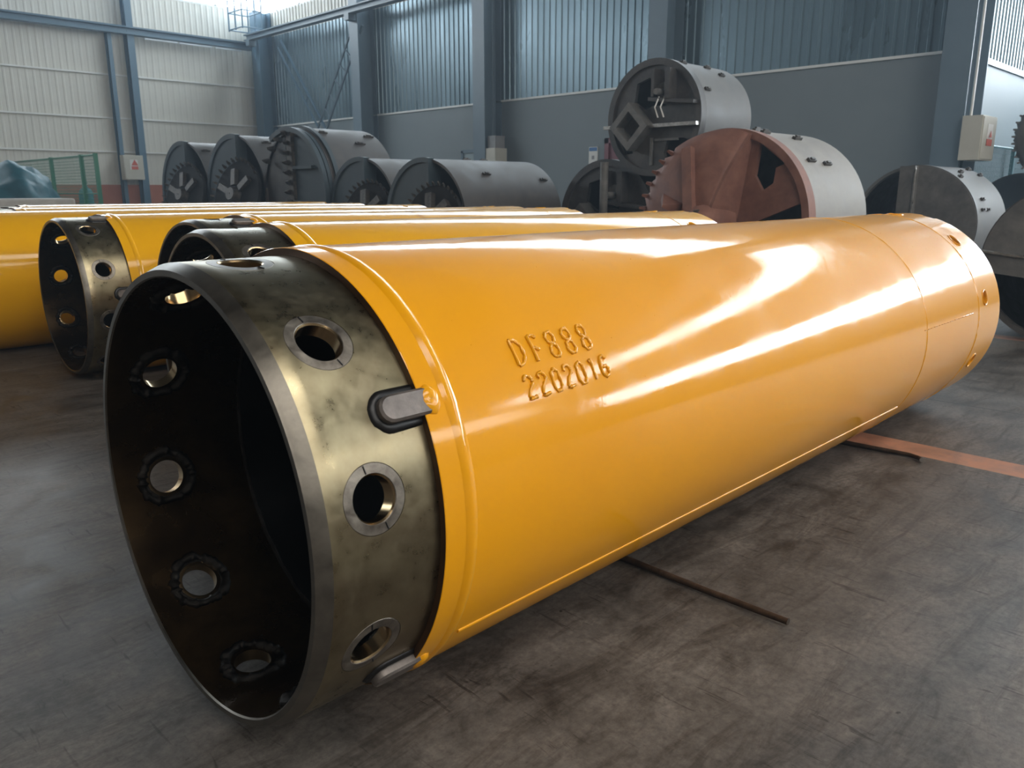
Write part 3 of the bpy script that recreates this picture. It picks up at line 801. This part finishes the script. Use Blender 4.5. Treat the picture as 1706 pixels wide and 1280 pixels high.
        # half bottom plate on the near side with a heavy upright channel, open on the far side
        m = MB(); pts = disc_pts(R_*.995, rad(88), rad(272), 44); m.prism(pts, -.05, .0); P('bottom_plate', m.mesh('plate', plate, 30))
        m = MB(); m.box((-.16, -.02*R_, -R_*.97), (.02, .22*R_, R_*.99)); P('upright_channel', m.mesh('ch', GPLATE))
        m = MB(); m.tube([(-.165, -.03*R_, -R_*.9), (-.165, -.03*R_, R_*.96)], .012, 6, jit=.4); P('weld_bead', m.mesh('wb', BARE, 50))
        m = MB(); m.lathe([(-.04, R_*1.012), (.03, R_*1.012), (.03, R_*.96), (-.04, R_*.96)], 64); P('flange', m.mesh('fl', bm_, 30))
    elif kind == 'ring':
        m = MB(); m.lathe([(-.02, R_*.97), (.04, R_*.97), (.04, R_*.28), (-.02, R_*.28)], 60); P('head_plate', m.mesh('fl', BLUEF, 30))
        m = MB(); m.lathe([(-.12, R_*.26), (.02, R_*.26), (.02, 0), (-.12, 0)], 30); P('round_boss', m.mesh('fl', GREYB, 30))
    return t
def rust_tooth(mt):
    m = MB(); s = .042
    vs = [(.06, -s*.7, -s*.6), (.06, s*.7, -s*.6), (.06, s*.7, s*.6), (.06, -s*.7, s*.6), (-s*1.5, s*.5, -s*.25), (-s*1.5, s*.5, s*.25)]
    m.add(vs, [(0, 1, 2, 3), (0, 4, 1), (2, 5, 3), (1, 4, 5, 2), (0, 3, 5, 4)]); return m.mesh('rt', mt)

bucket('dark drilling bucket farthest left in the back row, toothed gate hanging open', 6.0, 13.85, .90, 1.6, DARKB, 'gate', seed=11)
bucket('dark drilling bucket second from left in the back row, rounded blue plate', 6.0, 12.03, .915, 1.6, DARKB, 'gate', seed=12)
bucket('biggest dark drilling bucket with an upright row of teeth on its face', 6.0, 10.24, .925, 1.05, DARKB, 'teeth', seed=14, lugs=10)
bucket('low dark drilling bucket between the big toothed one and the long one', 6.0, 8.66, .70, 1.5, DARKB, 'gate', seed=15, lugs=6)
bucket('long low dark drilling bucket in the middle with a slotted rounded barrel', 5.85, 7.22, .675, 1.55, DARKB, 'gate', seed=16, lugs=8)
bucket('dark bucket with diamond socket and upright bar under the stacked grey one', 7.48, 5.9, .67, 1.2, DARKB, 'kelly', seed=41, plate=PLATE, roll=0, lugs=3)
bucket('dark drilling bucket hidden behind the red-oxide faced one', 7.5, 4.53, .67, 1.3, DARKB, 'ring', seed=18, plate=PLATE, lugs=2)
bucket('grey drilling bucket stacked on top of others, square diamond socket facing out', 7.36, 5.2, .585, .95, GREYB, 'kelly', z=1.745, seed=42, plate=PLATE, lugs=9)
bucket('red-oxide faced rock drilling bucket with a tan-grey barrel', 6.15, 3.58, .745, 1.05, GREYT, 'rock', seed=21, plate=RUST, lugs=9)
bucket('grey drilling bucket with a half plate and upright channel right of the rust one', 9.2, 3.12, .627, 1.0, GREYB, 'half', seed=22, plate=GPLATE, lugs=9)
bucket('dark blue ring-faced drilling bucket at the far right near the wire fence', 13.6, 3.19, .62, .9, DARKB, 'ring', seed=23, lugs=4)
bucket('grey toothed drilling bucket stacked high at the right edge of the picture', 13.2, 2.62, .62, .9, GREYB, 'rock', z=1.72, seed=24, plate=GREYB, lugs=6)
bucket('dark drilling bucket under the stacked one at the right edge', 13.3, 1.96, .60, 1.0, DARKB, 'ring', seed=26, lugs=2)
bucket('nearest grey drilling bucket cut by the right edge, bright straight plate edge', 6.3, 1.12, .53, .95, DARKB, 'half', seed=25, plate=GPLATE, roll=-84, lugs=3)

# ------------------------------------------------------------------ wall fittings
def ebox(label, lo, hi, face, cable=None):
    c = [(a+b)/2 for a, b in zip(lo, hi)]
    t = thing('electrical_box', label, 'electrical box', (c[0], c[1], lo[2]), group='electrical boxes on the walls and columns')
    lo2 = [a-b for a, b in zip(lo, (c[0], c[1], lo[2]))]; hi2 = [a-b for a, b in zip(hi, (c[0], c[1], lo[2]))]
    m = MB(); m.box(lo2, hi2); link('enclosure', m.mesh('enc', BOXM), t)
    H = hi2[2]-lo2[2]
    def plate(name, u0, u1, v0, v1, d, mt, pts=None):
        m = MB()
        if face == 'y':
            w_ = hi2[0]-lo2[0]; m.box((lo2[0]+u0*w_, lo2[1]-d, v0*H), (lo2[0]+u1*w_, lo2[1], v1*H))
        else:
            w_ = hi2[1]-lo2[1]; m.box((lo2[0]-d, hi2[1]-u1*w_, v0*H), (lo2[0], hi2[1]-u0*w_, v1*H))
        return link(name, m.mesh(name, mt), t)
    plate('door_panel', .04, .96, .03, .97, .012, BOXM)
    return t, plate
t, pl = ebox('cream electrical box with danger sticker on the left cream wall beside the blue post', (8.42, 23.28, 1.30), (8.94, 23.54, 1.95), 'y')
s = pl('warning_sticker', .30, .70, .42, .82, .016, BOXW); pl('sticker_band', .36, .70, .42, .55, .019, REDM)
def tri(t, x, y, z, s_, mt, axis='y'):
    m = MB()
    P3 = [(-s_, 0), (s_, 0), (0, s_*1.7)]
    vs = []
    for d in (0, -.004):
        for a, b in P3: vs.append((x+a, y+d, z+b) if axis == 'y' else (x+d, y+a, z+b))
    m.add(vs, [(0, 1, 2), (5, 4, 3), (0, 3, 4, 1), (1, 4, 5, 2), (2, 5, 3, 0)]); return link('warning_triangle', m.mesh('tri', mt), t)
tri(t, .02, -.13-.018, .38, .09, REDM)
t, pl = ebox('cream electrical box with red warning sticker on the right end column', (12.36, 3.46, 1.40), (13.0, 3.71, 1.98), 'y')
pl('warning_sticker', .35, .72, .33, .82, .016, BOXW); pl('sticker_band', .35, .72, .33, .48, .019, REDM)
tri(t, .01, -.135-.018, .30, .05, REDM)
t, pl = ebox('cream electrical box with red mark on the middle column, grey case on top', (12.44, 12.95, 1.30), (12.80, 13.24, 1.90), 'y')
pl('warning_sticker', .50, .80, .30, .52, .016, REDM); pl('sticker_band', .5, .8, .25, .29, .017, BOXW)
m = MB(); m.box((12.50, 13.0, 1.905), (12.78, 13.24, 2.15)); m.box((12.495, 12.99, 2.13), (12.785, 13.24, 2.16)); 
for k in range(4): m.box((12.53, 12.992, 1.94+k*.04), (12.75, 13.0, 1.955+k*.04))
tag(link('control_case', m.mesh('case', GREYBOX)), 'small grey case sitting on the cream box at the middle column', 'control case')
m = MB(); m.tube([(12.62, 13.2, 2.16), (12.62, 13.2, 5.2)], .015, 6)
tag(link('conduit', m.mesh('conduit', COLM, 40)), 'thin vertical conduit above the small grey case on the middle column', 'pipe')
# conduit under/over left box
m = MB(); m.tube([(8.52, 23.8, .9), (8.52, 23.8, 1.3)], .015, 6)
tag(link('conduit', m.mesh('conduit', COLB, 40)), 'short conduit below the cream box on the left wall', 'pipe')
# small pale window by the middle column and maroon door
m = MB(); m.box((12.90, 13.75, 1.15), (12.96, 14.48, 1.86)); o = struct('window_%d' % (wcount[0]+1), m.mesh('w', PALE))
m = MB(); m.box((12.87, 13.70, 1.85), (12.95, 14.55, 1.92)); m.box((12.87, 14.48, 1.1), (12.95, 14.55, 1.9)); link('window_frame', m.mesh('wf', COLM), o)
m = MB(); m.box((12.90, 9.15, 0), (12.96, 10.25, 1.95)); o = struct('door_1', m.mesh('d', DOORM))
m = MB(); m.box((12.86, 10.18, 0), (12.95, 10.28, 2.0)); m.box((12.86, 9.1, 1.90), (12.95, 10.28, 2.0)); m.box((12.86, 9.1, 0), (12.95, 9.2, 2.0)); link('door_frame', m.mesh('df', DOORM), o)
m = MB()
for z0, z1 in ((1.0, 1.75), (.15, .85)):
    for a, b in ((9.3, 9.65), (9.75, 10.1)):
        m.box((12.885, a, z0), (12.9, b, z1))
link('door_panel', m.mesh('dp', DOORM), o)
t = thing('wall_notice', 'narrow white notice with blue heading beside the maroon door', 'notice', (12.95, 10.62, 1.35))
m = MB(); m.box((-.02, -.11, 0), (0, .11, .50)); link('board', m.mesh('b', BOXW), t)
m = MB(); m.box((-.024, -.10, .42), (-.02, .10, .49)); link('heading_band', m.mesh('b', BLUEL), t)
m = MB(); m.box((-.024, -.03, .26), (-.02, .03, .33)); m.box((-.024, -.03, .12), (-.02, .03, .18)); link('printed_mark', m.mesh('b', GREYBOX), t)

# ------------------------------------------------------------------ fences and stored goods at the left
def fence(label, a, b, h, posts, mt, cell=.075, wire=.0028, pr=.03):
    a = Vector(a); b = Vector(b); d = (b-a); ln = d.length; d.normalize()
    t = thing('wire_fence', label, 'fence', tuple(a))
    for q in posts:
        m = MB(); p = d*ln*q; m.box((p.x-pr, p.y-pr, 0), (p.x+pr, p.y+pr, h)); link('post', m.mesh('post', mt), t)
    m = MB(); m.tube([Vector((0, 0, h-.03)), d*ln+Vector((0, 0, h-.03))], .018, 6); m.tube([Vector((0, 0, .95)), d*ln+Vector((0, 0, .95))], .014, 6); m.tube([Vector((0, 0, .1)), d*ln+Vector((0, 0, .1))], .018, 6)
    link('rail', m.mesh('rail', mt, 40), t)
    m = MB(); k = int(ln/cell)
    for i in range(k+1):
        p = d*ln*i/k; m.tube([p+Vector((0, 0, .1)), p+Vector((0, 0, h-.03))], wire, 3, caps=False)
    for j in range(int(h/cell)):
        z = .1+j*cell
        if z < h-.03: m.tube([Vector((0, 0, z)), d*ln+Vector((0, 0, z))], wire, 3, caps=False)
    link('wire_mesh', m.mesh('mesh', mt), t)
    return t
fence('green wire mesh fence panels at the left by the cream wall', (5.7, 17.2, 0), (5.7, 23.4, 0), 1.72, (0, .135, .45, 1.), GREENM, cell=.06, wire=.0045, pr=.035)
fence('blue-grey wire mesh fence against the pale wall at the right', (13.15, 3.90, 0), (18.5, 3.90, 0), 1.70, (0, .5, 1.), mat('blue_green_fence', (.04, .13, .15), rough=.5), cell=.07, wire=.0035)
def cylinder(label, x, y, h, r):
    t = thing('gas_cylinder', label, 'gas cylinder', (x, y, 0), group='gas cylinders behind the green fence')
    m = MB(); prof = [(0, 0), (0, r*.9), (.03, r), (h-.18, r), (h-.10, r*.82), (h-.04, r*.38), (h, r*.3), (h, 0)]
    m.lathe(prof, 24, closed=False); link('bottle', m.mesh('b', TEAL, 50), t, Matrix.Rotation(rad(-90), 4, 'Y'))
    m = MB(); m.box((-.025, -.025, h), (.025, .025, h+.08)); m.box((-.05, -.015, h+.04), (.05, .015, h+.06)); link('valve', m.mesh('v', TEAL), t)
cylinder('teal gas cylinder nearest the fence corner', 6.3, 19.9, 1.12, .15)
cylinder('teal gas cylinder left of the other one behind the fence', 5.95, 21.4, 1.10, .22)
# tarpaulin covered machine
def tarp():
    bm = bmesh.new(); bmesh.ops.create_icosphere(bm, subdivisions=4, radius=1)
    for v in bm.verts:
        c = v.co; n = .10*sin(7*c.x+3*c.z)+.08*sin(11*c.y+5*c.x)+.05*sin(17*c.z+9*c.y)
        c *= 1+n*.6; c.z = max(c.z, -.9); c.x *= .62; c.y *= .75; c.z = (c.z+.9)*.80
        if c.z < .9: c.x *= 1.12
    me = bpy.data.meshes.new('tarp'); bm.to_mesh(me); bm.free(); me.materials.append(TARP); shade(me, 60); return me
o = link('covered_machine', tarp()); o.location = (4.35, 17.6, 0); tag(o, 'bulky machine under a dark teal tarpaulin at the left edge', 'covered machine')
def sack():
    bm = bmesh.new(); bmesh.ops.create_icosphere(bm, subdivisions=3, radius=1)
    for v in bm.verts:
        c = v.co; c *= 1+.07*sin(6*c.x+4*c.y)+.06*sin(9*c.z+2*c.y); c.z = max(c.z, -.8); c.x *= .45; c.y *= .7; c.z = (c.z+.8)*.72
    me = bpy.data.meshes.new('sack'); bm.to_mesh(me); bm.free(); me.materials.append(mottled('grey_cover', (.16, .19, .19), (.28, .31, .30), (.5, .6), 4, bs=.3)); shade(me, 60); return me
o = link('covered_bundle', sack()); o.location = (5.05, 19.2, 0); tag(o, 'grey-green covered bundle behind the fence beside the teal tarpaulin', 'covered bundle')
m = MB(); m.box((-.6, -.35, 0), (.6, .35, .9)); 
o = link('concrete_block', m.mesh('cb', CONC)); o.location = (3.35, 13.3, 0); bv = o.modifiers.new('b', 'BEVEL'); bv.width = .03; bv.segments = 2
tag(o, 'pale concrete block in front of the tarpaulin at the left edge', 'concrete block')
